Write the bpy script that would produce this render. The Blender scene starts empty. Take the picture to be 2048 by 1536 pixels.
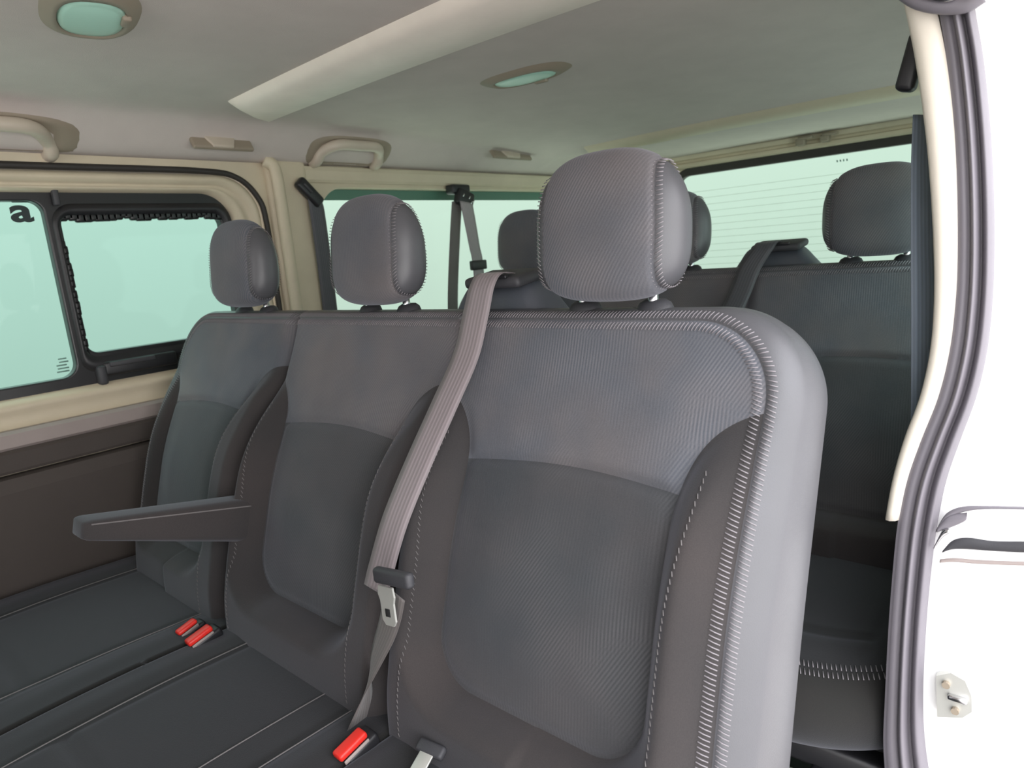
import bpy, bmesh, math, random
import numpy as np
from mathutils import Vector, Matrix

random.seed(7)
rng = np.random.default_rng(5)
S = bpy.context.scene
C = S.collection
PI = math.pi
H = 1.10                      # eye height of the camera above the van floor

# ------------------------------------------------------------------ materials
def lin(c):
    return tuple(((v/255)/12.92 if v/255 <= .04045 else ((v/255+.055)/1.055)**2.4) for v in c)

def new_mat(name):
    m = bpy.data.materials.new(name); m.use_nodes = True
    nt = m.node_tree; nt.nodes.clear()
    out = nt.nodes.new('ShaderNodeOutputMaterial')
    b = nt.nodes.new('ShaderNodeBsdfPrincipled')
    nt.links.new(b.outputs[0], out.inputs[0])
    return m, nt, b, out

def mixrgb(nt, fac, a, b):
    n = nt.nodes.new('ShaderNodeMix'); n.data_type = 'RGBA'
    for sock, v in ((n.inputs[0], fac), (n.inputs[6], a), (n.inputs[7], b)):
        if hasattr(v, 'links'): nt.links.new(v, sock)
        elif isinstance(v, (int, float)): sock.default_value = v
        else: sock.default_value = (*v, 1)
    return n.outputs[2]

def math_n(nt, op, a, b=None, c=None, clamp=False):
    n = nt.nodes.new('ShaderNodeMath'); n.operation = op; n.use_clamp = clamp
    for i, v in enumerate((a, b, c)):
        if v is None: continue
        if hasattr(v, 'links'): nt.links.new(v, n.inputs[i])
        else: n.inputs[i].default_value = v
    return n.outputs[0]

def coords(nt):
    return nt.nodes.new('ShaderNodeTexCoord').outputs['Object']

def noise(nt, scale, detail=3, co=None, rough=.6):
    n = nt.nodes.new('ShaderNodeTexNoise'); n.inputs['Scale'].default_value = scale
    n.inputs['Detail'].default_value = detail; n.inputs['Roughness'].default_value = rough
    nt.links.new(co if co is not None else coords(nt), n.inputs['Vector'])
    return n.outputs['Fac']

def ramp(nt, fac, p0, p1):
    n = nt.nodes.new('ShaderNodeMapRange'); n.clamp = True
    n.inputs[1].default_value = p0; n.inputs[2].default_value = p1
    nt.links.new(fac, n.inputs[0]); return n.outputs[0]

def bump(nt, bsdf, h, strength=.3, dist=.001):
    n = nt.nodes.new('ShaderNodeBump'); n.inputs['Strength'].default_value = strength
    n.inputs['Distance'].default_value = dist
    nt.links.new(h, n.inputs['Height']); nt.links.new(n.outputs[0], bsdf.inputs['Normal'])

def plain(name, col, rough=.5, metal=0., grain=0., gscale=600, spec=.5, var=.06, coat=0.):
    m, nt, b, _ = new_mat(name)
    co = coords(nt)
    v = noise(nt, 9, 4, co)
    c = lin(col)
    c2 = tuple(x*(1-2*var) for x in c); c3 = tuple(min(1, x*(1+2*var)) for x in c)
    nt.links.new(mixrgb(nt, v, c2, c3), b.inputs['Base Color'])
    b.inputs['Roughness'].default_value = rough; b.inputs['Metallic'].default_value = metal
    b.inputs['Specular IOR Level'].default_value = spec
    b.inputs['Coat Weight'].default_value = coat
    if grain: bump(nt, b, noise(nt, gscale, 2, co), grain, .0006)
    return m

def fabric(name, col_a, col_b, tint=(0.05, 0.05, 0.06), stripes=True):
    """woven upholstery: fine threads, and slanting ribs that change direction in patches"""
    m, nt, b, _ = new_mat(name)
    co = coords(nt)
    big = ramp(nt, noise(nt, 4.5, 3, co), .35, .65)
    fine = noise(nt, 900, 2, co)
    base = mixrgb(nt, big, lin(col_a), lin(col_b))
    base = mixrgb(nt, math_n(nt, 'MULTIPLY', fine, .45), base, (0.005, 0.005, 0.006))
    h = fine
    if stripes:
        sx = nt.nodes.new('ShaderNodeSeparateXYZ'); nt.links.new(co, sx.inputs[0])
        X, Z = sx.outputs[0], sx.outputs[2]
        def rib(kx, kz, freq):
            s = math_n(nt, 'ADD', math_n(nt, 'MULTIPLY', X, kx*freq), math_n(nt, 'MULTIPLY', Z, kz*freq))
            return math_n(nt, 'MULTIPLY_ADD', math_n(nt, 'SINE', s), .5, .5)
        r1 = rib(1, -.62, 1350); r2 = rib(1, 0.04, 1500)
        m1 = ramp(nt, noise(nt, 6.5, 1, co), .46, .54)
        m2 = ramp(nt, math_n(nt, 'MULTIPLY_ADD', X, 4.2, math_n(nt, 'MULTIPLY', noise(nt, 9, 1, co), .9)), -2.6, -2.2)
        r = mixrgb(nt, m1, r1, r2)
        amp = math_n(nt, 'MULTIPLY', ramp(nt, noise(nt, 5.5, 2, co), .40, .62), .20)
        base = mixrgb(nt, math_n(nt, 'MULTIPLY', r, amp), base, tuple(min(1, x*2.4+.012) for x in lin(col_b)))
        h = math_n(nt, 'MULTIPLY_ADD', r, .35, fine)
    nt.links.new(base, b.inputs['Base Color'])
    b.inputs['Roughness'].default_value = .93
    b.inputs['Specular IOR Level'].default_value = .25
    b.inputs['Sheen Weight'].default_value = .25
    b.inputs['Sheen Roughness'].default_value = .5
    b.inputs['Sheen Tint'].default_value = (.85, .87, 1, 1)
    bump(nt, b, h, .35, .0008)
    return m

def webbing(name, col, ribs=8):
    m, nt, b, _ = new_mat(name)
    co = nt.nodes.new('ShaderNodeTexCoord').outputs['UV']
    sx = nt.nodes.new('ShaderNodeSeparateXYZ'); nt.links.new(co, sx.inputs[0])
    s = math_n(nt, 'MULTIPLY_ADD', math_n(nt, 'SINE', math_n(nt, 'MULTIPLY', sx.outputs[0], ribs*2*PI)), .5, .5)
    edge = ramp(nt, math_n(nt, 'ABSOLUTE', math_n(nt, 'SUBTRACT', sx.outputs[0], .5)), .40, .44)
    c = lin(col)
    base = mixrgb(nt, s, tuple(x*.78 for x in c), c)
    base = mixrgb(nt, math_n(nt, 'MULTIPLY', edge, .35), base, tuple(x*.45 for x in c))
    nt.links.new(base, b.inputs['Base Color'])
    b.inputs['Roughness'].default_value = .55; b.inputs['Sheen Weight'].default_value = .2
    b.inputs['Anisotropic'].default_value = .3
    bump(nt, b, s, .4, .0006)
    return m

def glass(name, tint, refl=.08, rough=0.0):
    m, nt, b, out = new_mat(name); nt.nodes.remove(b)
    t = nt.nodes.new('ShaderNodeBsdfTransparent'); t.inputs[0].default_value = (*tint, 1)
    g = nt.nodes.new('ShaderNodeBsdfGlossy'); g.inputs['Roughness'].default_value = .02
    fr = nt.nodes.new('ShaderNodeLayerWeight'); fr.inputs[0].default_value = .5
    fac = math_n(nt, 'MULTIPLY_ADD', math_n(nt, 'POWER', fr.outputs[1], 5.), .35, .006)
    mx = nt.nodes.new('ShaderNodeMixShader')
    nt.links.new(fac, mx.inputs[0])
    nt.links.new(t.outputs[0], mx.inputs[1]); nt.links.new(g.outputs[0], mx.inputs[2])
    nt.links.new(mx.outputs[0], out.inputs[0])
    return m

M = dict(
    insert=fabric('patterned_fabric', (95, 99, 107), (114, 109, 110)),
    insert_low=fabric('patterned_fabric_shaded', (69, 72, 75), (80, 78, 79)),  # same fabric as the upper panel, its shade put into the colour
    bolster=fabric('plain_fabric', (60, 58, 58), (68, 63, 62), stripes=False),
    cushion=fabric('cushion_fabric', (36, 37, 34), (41, 39, 37), stripes=False),
    leather=plain('leatherette', (86, 86, 90), .36, grain=.35, gscale=900, spec=.5),
    thread=plain('seam_thread', (140, 135, 139), .8),
    dthread=plain('dark_seam_thread', (112, 108, 108), .8),
    groove=plain('seam_groove', (24, 24, 26), .9),
    chrome=plain('polished_steel', (205, 205, 208), .18, 1.),
    blackpl=plain('black_plastic', (34, 34, 37), .42, grain=.15),
    darkpl=plain('grained_dark_plastic', (62, 62, 66), .55, grain=.4),
    hump=plain('grey_blue_plastic', (82, 86, 94), .45, grain=.3),
    red=plain('red_plastic', (226, 48, 40), .4, var=.03),
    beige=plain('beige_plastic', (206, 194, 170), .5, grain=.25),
    beige2=plain('mauve_grey_plastic', (158, 146, 142), .6, grain=.25),
    doortrim=plain('dark_door_panel', (74, 67, 63), .75, grain=.4),
    headliner=plain('woven_headliner', (203, 193, 187), .95, grain=.6, gscale=700, spec=.2, var=.05),
    ivory=plain('ivory_pillar_plastic', (240, 232, 218), .45, grain=.15),
    rib=plain('cream_plastic', (244, 232, 220), .55, grain=.2),
    wframe=plain('black_window_frame', (30, 30, 32), .35, grain=.1),
    rubber=plain('grey_rubber', (118, 114, 121), .5, grain=.15),
    drubber=plain('dark_rubber', (50, 47, 44), .6),
    paint=plain('white_body_paint', (246, 246, 246), .25, var=.005, coat=.5),
    carpet=plain('dark_carpet', (40, 44, 42), .95, grain=.8, gscale=500, spec=.1),
    handle=plain('beige_grab_plastic', (196, 184, 168), .45, grain=.1),
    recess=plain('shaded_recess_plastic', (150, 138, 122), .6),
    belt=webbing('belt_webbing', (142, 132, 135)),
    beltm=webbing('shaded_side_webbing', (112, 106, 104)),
    zinc=plain('zinc_plated_steel', (214, 214, 208), .38, .55),
    beltl=webbing('pale_belt_webbing', (172, 164, 168)),
    beltd=webbing('dark_belt_webbing', (78, 78, 84)),
    beltb=webbing('blue_grey_webbing', (122, 134, 148)),
    glass=glass('green_tinted_glass', (.705, .90, .83)),
    glass_n=glass('lightly_tinted_glass', (.76, .87, .84)),
    glass_r=glass('green_tinted_rear_glass', (.82, .955, .875)),
    band=plain('green_window_band', (88, 128, 112), .3),
    concrete=plain('concrete', (205, 200, 196), .9),
    ink=plain('black_sticker', (26, 44, 44), .5),
    wire=plain('heater_wire', (190, 214, 196), .6),
    print=plain('grey_print', (112, 148, 138), .6),
    white_print=plain('white_print', (120, 122, 124), .6),
    edge=plain('window_seal_tint', (190, 214, 180), .5),
)
# lamp lens: plain plastic, green window reflection put into its base colour
def lens_mat():
    m, nt, b, _ = new_mat('lamp_lens')
    b.inputs['Base Color'].default_value = (*lin((176, 218, 200)), 1)
    b.inputs['Roughness'].default_value = .3
    bump(nt, b, noise(nt, 160, 1), .12, .001)
    return m
M['lens'] = lens_mat()

# ------------------------------------------------------------------ object helpers
def tag(o, label=None, cat=None, group=None, kind=None):
    if label: o['label'] = label
    if cat: o['category'] = cat
    if group: o['group'] = group
    if kind: o['kind'] = kind
    return o

def root_of(o):
    while o.parent: o = o.parent
    return o

def obj(name, verts, faces, mat, parent=None, smooth=True, uvs=None):
    verts = np.asarray(verts, float)
    if parent is not None: verts = verts - np.array(root_of(parent).location)
    me = bpy.data.meshes.new(name)
    me.from_pydata(verts.tolist(), [], [list(map(int, f)) for f in faces])
    bm = bmesh.new(); bm.from_mesh(me)
    bmesh.ops.recalc_face_normals(bm, faces=bm.faces)
    bm.to_mesh(me); bm.free()
    me.polygons.foreach_set('use_smooth', [smooth]*len(me.polygons))
    if uvs is not None:
        l = me.uv_layers.new(name='UVMap')
        for lp in me.loops: l.data[lp.index].uv = uvs[lp.vertex_index]
    me.materials.append(mat)
    o = bpy.data.objects.new(name, me); C.objects.link(o)
    if parent is not None: o.parent = parent
    return o

def empty(name, loc):
    o = bpy.data.objects.new(name, None); o.empty_display_size = .05
    o.location = loc; C.objects.link(o); return o

class MB:
    """collects shapes for ONE mesh object"""
    def __init__(s): s.v = []; s.f = []; s.n = 0
    def add(s, v, f):
        v = np.asarray(v, float); s.v.append(v); s.f += [[i+s.n for i in q] for q in f]; s.n += len(v)
        return s
    def build(s, name, mat, parent=None, smooth=True):
        o = obj(name, np.vstack(s.v), s.f, mat, parent, smooth)
        return o

def rbox(c, h, r=.008, seg=3, R=None, pw=None):
    """rounded box, centre c, half sizes h; R optional 3x3 rotation"""
    bm = bmesh.new(); bmesh.ops.create_cube(bm, size=2)
    for v in bm.verts: v.co = Vector((v.co.x*h[0], v.co.y*h[1], v.co.z*h[2]))
    r = min(r, .95*min(h))
    if r > 0: bmesh.ops.bevel(bm, geom=list(bm.edges), offset=r, segments=seg, profile=.5, affect='EDGES')
    bm.verts.index_update()
    v = np.array([tuple(x.co) for x in bm.verts]); f = [[x.index for x in q.verts] for q in bm.faces]
    bm.free()
    if pw is not None: v = pw(v)
    if R is not None: v = v @ np.asarray(R, float).T
    return v + np.asarray(c, float), f

def rot(axis, a): return np.array(Matrix.Rotation(a, 3, axis))

def smooth_path(P, n=8, closed=False):
    P = np.asarray(P, float); out = []
    m = len(P)
    rngi = range(m if closed else m-1)
    for i in rngi:
        p0 = P[(i-1) % m] if (closed or i > 0) else 2*P[0]-P[1]
        p1 = P[i]; p2 = P[(i+1) % m]
        p3 = P[(i+2) % m] if (closed or i+2 < m) else 2*P[-1]-P[-2]
        for k in range(n):
            t = k/n
            out.append(.5*((2*p1)+(-p0+p2)*t+(2*p0-5*p1+4*p2-p3)*t*t+(-p0+3*p1-3*p2+p3)*t**3))
    if not closed: out.append(P[-1])
    return np.array(out)

def tube(P, r, k=8, closed=False, flat=None, up=None):
    """tube along points; r scalar or list; flat = (width, height) for an oval section with up vector"""
    P = np.asarray(P, float); m = len(P)
    rr = np.full(m, r) if np.isscalar(r) else np.asarray(r)
    V = []; F = []
    if closed: T = np.roll(P, -1, 0)-np.roll(P, 1, 0)
    else: T = np.gradient(P, axis=0)
    T /= np.linalg.norm(T, axis=1)[:, None]+1e-12
    ref = np.array(up if up is not None else (0, 0, 1.), float)
    if up is None and abs(T[0] @ ref) > .9: ref = np.array((1., 0, 0))
    nrm = ref-(ref @ T[0])*T[0]; nrm /= np.linalg.norm(nrm)
    for i in range(m):
        if up is not None:
            nrm = ref-(ref @ T[i])*T[i]
        else:
            nrm = nrm-(nrm @ T[i])*T[i]
        nrm = nrm/(np.linalg.norm(nrm)+1e-12); b = np.cross(T[i], nrm)
        for j in range(k):
            a = 2*PI*j/k
            if flat: V.append(P[i]+rr[i]*(math.cos(a)*b*flat[0]+math.sin(a)*nrm*flat[1]))
            else: V.append(P[i]+rr[i]*(math.cos(a)*b+math.sin(a)*nrm))
    for i in range(m if closed else m-1):
        i2 = (i+1) % m
        for j in range(k): F.append([i*k+j, i*k+(j+1) % k, i2*k+(j+1) % k, i2*k+j])
    if not closed:
        F.append(list(range(k))[::-1]); F.append([(m-1)*k+j for j in range(k)])
    return np.array(V), F

def ribbon(name, pts, mat, parent, th=.0014, n=8):
    """strap: pts = list of (centre, half-width vector)"""
    A = smooth_path([p for p, w in pts], n); W = smooth_path([w for p, w in pts], n)
    m = len(A); K = 5
    T = np.gradient(A, axis=0); T /= np.linalg.norm(T, axis=1)[:, None]+1e-12
    V = []; UV = []; F = []
    L = np.concatenate([[0], np.cumsum(np.linalg.norm(np.diff(A, axis=0), axis=1))])
    for side in (1, -1):
        for i in range(m):
            N = np.cross(T[i], W[i]); N /= np.linalg.norm(N)+1e-12
            for j in range(K):
                s = -1+2*j/(K-1)
                V.append(A[i]+W[i]*s+N*side*th/2*(1 if abs(s) < 1 else .5)); UV.append(((s+1)/2, L[i]*20))
    o = m*K
    for i in range(m-1):
        for j in range(K-1):
            F.append([i*K+j, i*K+j+1, (i+1)*K+j+1, (i+1)*K+j])
            F.append([o+i*K+j, o+(i+1)*K+j, o+(i+1)*K+j+1, o+i*K+j+1])
        for j in (0, K-1): F.append([i*K+j, (i+1)*K+j, o+(i+1)*K+j, o+i*K+j])
    for i in (0, m-1):
        for j in range(K-1): F.append([i*K+j, i*K+j+1, o+i*K+j+1, o+i*K+j])
    return obj(name, V, F, mat, parent, True, UV)

def rrect(y0, y1, z0, z1, r, k=8):
    """rounded rectangle outline; r = (bl, br, tr, tl)"""
    if np.isscalar(r): r = (r,)*4
    out = []
    for (cx, cy, rr, a0) in ((y1-r[1], z0+r[1], r[1], -90), (y1-r[2], z1-r[2], r[2], 0), (y0+r[3], z1-r[3], r[3], 90), (y0+r[0], z0+r[0], r[0], 180)):
        for i in range(k+1):
            a = math.radians(a0+90*i/k); out.append((cx+rr*math.cos(a), cy+rr*math.sin(a)))
    return out

def plate(name, outer, holes, depth, mat, parent, place, bevel=.0, seg=2, smooth=False):
    """flat plate with holes; 2D outline extruded +-depth; place maps (a,b,h)->xyz"""
    cu = bpy.data.curves.new(name+'_outline', 'CURVE'); cu.dimensions = '2D'; cu.fill_mode = 'BOTH'
    cu.extrude = depth; cu.bevel_depth = bevel; cu.bevel_resolution = seg
    for loop in [outer]+list(holes):
        sp = cu.splines.new('POLY'); sp.points.add(len(loop)-1); sp.use_cyclic_u = True
        for p, q in zip(sp.points, loop): p.co = (q[0], q[1], 0, 1)
    tmp = bpy.data.objects.new('outline', cu); C.objects.link(tmp)
    dg = bpy.context.evaluated_depsgraph_get(); dg.update()
    me = bpy.data.meshes.new_from_object(tmp.evaluated_get(dg))
    bm = bmesh.new(); bm.from_mesh(me); bmesh.ops.remove_doubles(bm, verts=bm.verts, dist=1e-5); bm.verts.index_update()
    V = [place(v.co.x, v.co.y, v.co.z) for v in bm.verts]; F = [[v.index for v in f.verts] for f in bm.faces]
    bm.free()
    bpy.data.objects.remove(tmp); bpy.data.curves.remove(cu); bpy.data.meshes.remove(me)
    o = obj(name, V, F, mat, parent, smooth)
    return o

def text_verts(body, size, ext=.0004):
    cu = bpy.data.curves.new('t', 'FONT'); cu.body = body; cu.size = size; cu.extrude = ext; cu.offset = .0035
    tmp = bpy.data.objects.new('t', cu); C.objects.link(tmp)
    dg = bpy.context.evaluated_depsgraph_get(); dg.update()
    me = bpy.data.meshes.new_from_object(tmp.evaluated_get(dg))
    V = np.array([tuple(v.co) for v in me.vertices]); F = [list(p.vertices) for p in me.polygons]
    bpy.data.objects.remove(tmp); bpy.data.curves.remove(cu); bpy.data.meshes.remove(me)
    return V, F

def pil_pt(px, py, y):
    f_ = 1331.; dx, dy = (px-1024)/f_, (py-768)/f_
    d = CAMR @ np.array([dx, dy, 1.]); t = y/d[1]
    return np.array([d[0]*t, y, H+d[2]*t])
def zpt(px, py, z):
    d = CAMR @ np.array([(px-1024)/1331., (py-768)/1331., 1.]); t = (z-H)/d[2]
    return np.array([d[0]*t, d[1]*t, z])
CAMR = np.array([[0.75777646, 0.06729289, -0.64903505], [0.64729084, -0.20312702, 0.73467951], [-0.08239785, -0.97683729, -0.19748294]])

# ------------------------------------------------------------------ seats
TH = math.radians(17)
Y0, Z0 = .50, .45
NN = np.array([0, -math.cos(TH), math.sin(TH)]); VV = np.array([0, math.sin(TH), math.cos(TH)])
def seat_p(x, v, n):
    x, v, n = np.broadcast_arrays(np.asarray(x, float), np.asarray(v, float), np.asarray(n, float))
    base = np.array([0, Y0, Z0])
    P = base+v[..., None]*VV+n[..., None]*NN
    P[..., 0] = x
    return P

def sstep(a, b, x):
    t = np.clip((x-a)/(b-a), 0, 1); return t*t*(3-2*t)

def box_sdf(u, v, u0, u1, v0, v1, r):
    cx, cy, hx, hy = (u0+u1)/2, (v0+v1)/2, (u1-u0)/2-r, (v1-v0)/2-r
    dx, dy = np.abs(u-cx)-hx, np.abs(v-cy)-hy
    return np.hypot(np.maximum(dx, 0), np.maximum(dy, 0))+np.minimum(np.maximum(dx, dy), 0)-r

def smin(a, b, k):
    h = np.clip(.5+.5*(b-a)/k, 0, 1); return b*(1-h)+a*h-k*h*(1-h)

def corner_sdf(u, v, W, Hh, rl, rr):
    """distance outside (+) / inside (-) of the backrest outline"""
    ul, ur = -W/2, W/2
    s = np.where(u < 0, 1, -1)
    r = np.where(u < 0, rl, rr)
    return np.where(u < 0, box_sdf(u, v, ul, W, -.3, Hh, np.minimum(rl, .2)), box_sdf(u, v, -W, ur, -.3, Hh, np.minimum(rr, .2)))

class Back:
    Hh = .605
    def __init__(s, xc, W, rl, rr, seam_l, seam_r, thick=.105):
        s.xc, s.W, s.rl, s.rr, s.T = xc, W, rl, rr, thick
        s.sl, s.sr = seam_l, seam_r        # is there trim beyond the seam on this side?
    def outline(s, u, v): return corner_sdf(u, v, s.W, s.Hh, s.rl, s.rr)
    def seam(s, u, v):
        """+ outside the stitched seam (edge trim)"""
        i = .034
        ul = -s.W/2+(i if s.sl else -.5); ur = s.W/2-(i if s.sr else -.5)
        top = s.Hh-.020
        a = box_sdf(u, v, ul, s.W, -.6, top, max(.02, s.rl-.02) if s.sl else .0)
        b = box_sdf(u, v, -s.W, ur, -.6, top, max(.02, s.rr-.02) if s.sr else .0)
        return np.where(u < 0, a, b)
    def insert(s, u, v):
        """- inside the patterned centre fabric"""
        low = box_sdf(u, v, -.166, .132, .108, .60, .062)
        taper = low
        top = -(v-.500)
        return smin(taper, top, .14)
    def front_n(s, u, v):
        lum = .042*sstep(.60, .25, v)*(.75+.25*sstep(-.05, .20, v))
        au = np.abs(u)
        ins = s.insert(u, v)
        fl = sstep(.215, .155, au) if s.sl else sstep(s.W/2+.012, s.W/2-.036, au)
        fr = sstep(.215, .155, au) if s.sr else sstep(s.W/2+.012, s.W/2-.036, au)
        bol = np.where(u < 0, .036 if not s.sl else .026, .036 if not s.sr else .026)*sstep(-.012, .035, ins)*np.where(u < 0, fl, fr)*sstep(-.12, .10, v)+.010*sstep(0.0, .03, ins)*sstep(.24, .20, au)
        bol = bol*sstep(.56, .30, v)
        n = lum+bol
        # shallow cushions of the centre
        n = n+.008*np.exp(-((v-.26)/.10)**2)*sstep(0, -.08, ins)
        g = lambda d, w, a: -a*np.exp(-(d/w)**2)
        n = n+g(ins, .007, .009)*sstep(.50, .40, v)
        vs = .395+.012*np.cos(u*10)
        n = n+g(v-vs, .006, .007)*sstep(.0, -.012, ins)
        n = n+g(s.seam(u, v), .0032, .003)
        e = np.clip(-s.outline(u, v), 0, None); R = .036
        t = np.clip(e/R, 0, 1)
        edge_top = R*(1-np.sqrt(np.clip(1-(1-t)**2, 0, 1)))
        return n-edge_top
    def surf(s, u, v, lift=0.):
        u = np.asarray(u, float); v = np.asarray(v, float)
        return seat_p(s.xc+u, v, s.front_n(u, v)+lift)

def split(V2, T, d):
    """split triangles by the sign of per-vertex value d; returns (verts, inside tris, outside tris, values)"""
    V = [tuple(p) for p in V2]; ins = []; out = []; cache = {}
    def cut(i, j):
        k = (min(i, j), max(i, j))
        if k not in cache:
            t = d[i]/(d[i]-d[j]); p = tuple(np.array(V[i])*(1-t)+np.array(V[j])*t)
            cache[k] = len(V); V.append(p)
        return cache[k]
    for t in T:
        neg = [i for i in t if d[i] < 0]
        if len(neg) == 3: ins.append(t)
        elif len(neg) == 0: out.append(t)
        else:
            if len(neg) == 1: a = neg[0]; tgt, oth = ins, out
            else: a = [i for i in t if d[i] >= 0][0]; tgt, oth = out, ins
            k = list(t).index(a); b, c = t[(k+1) % 3], t[(k+2) % 3]
            ab, ac = cut(a, b), cut(a, c)
            tgt.append((a, ab, ac)); oth.append((ab, b, c)); oth.append((ab, c, ac))
    return V, ins, out

def compact(V, F):
    used = sorted({i for f in F for i in f}); mp = {k: n for n, k in enumerate(used)}
    return [V[i] for i in used], [[mp[i] for i in f] for f in F]

def grid_uv(bk, na, nb):
    a = np.sin(np.linspace(-PI/2, PI/2, na)); a = .55*a+.45*np.linspace(-1, 1, na)
    b = np.linspace(0, 1, nb); b = np.where(b > .5, .5+.5*np.sin((b-.5)*PI), b)*.6+.4*b
    A, Bb = np.meshgrid(a, b, indexing='ij')
    U = A*bk.W/2; V = Bb*bk.Hh
    for sgn, r in ((-1, bk.rl), (1, bk.rr)):
        iu = (sgn*U-(bk.W/2-r))/r; iv = (V-(bk.Hh-r))/r
        m = (iu > 0) & (iv > 0)
        nu = iu*np.sqrt(np.clip(1-iv**2/2, 0, 1)); nv = iv*np.sqrt(np.clip(1-iu**2/2, 0, 1))
        U = np.where(m, sgn*(bk.W/2-r+nu*r), U); V = np.where(m, bk.Hh-r+nv*r, V)
    return U, V

def stitch_rows(bk_surf, path, nrm2, spacing, length, slant, offs, r=.0008, lift=.0012):
    """little slanted threads on both sides of a seam: path in (u,v)"""
    path = np.asarray(path, float)
    seg = np.linalg.norm(np.diff(path, axis=0), axis=1); L = np.concatenate([[0], np.cumsum(seg)])
    n = int(L[-1]/spacing)
    V = []; F = []; base = 0
    for i in range(n):
        d = (i+.5)*spacing
        p = np.array([np.interp(d, L, path[:, 0]), np.interp(d, L, path[:, 1])])
        q = np.array([np.interp(d+.002, L, path[:, 0]), np.interp(d+.002, L, path[:, 1])])
        t = (q-p)/(np.linalg.norm(q-p)+1e-9); nn = np.array([-t[1], t[0]])
        for s in offs:
            a = p+nn*s[0]; b = p+nn*s[1]+t*slant
            pts = [a*(1-k)+b*k for k in (0, .5, 1)]
            P = bk_surf([x[0] for x in pts], [x[1] for x in pts], lift)
            v, f = tube(P, r, 4); V.append(v); F += [[x+base for x in q_] for q_ in f]; base += len(v)
    return np.vstack(V), F

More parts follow.
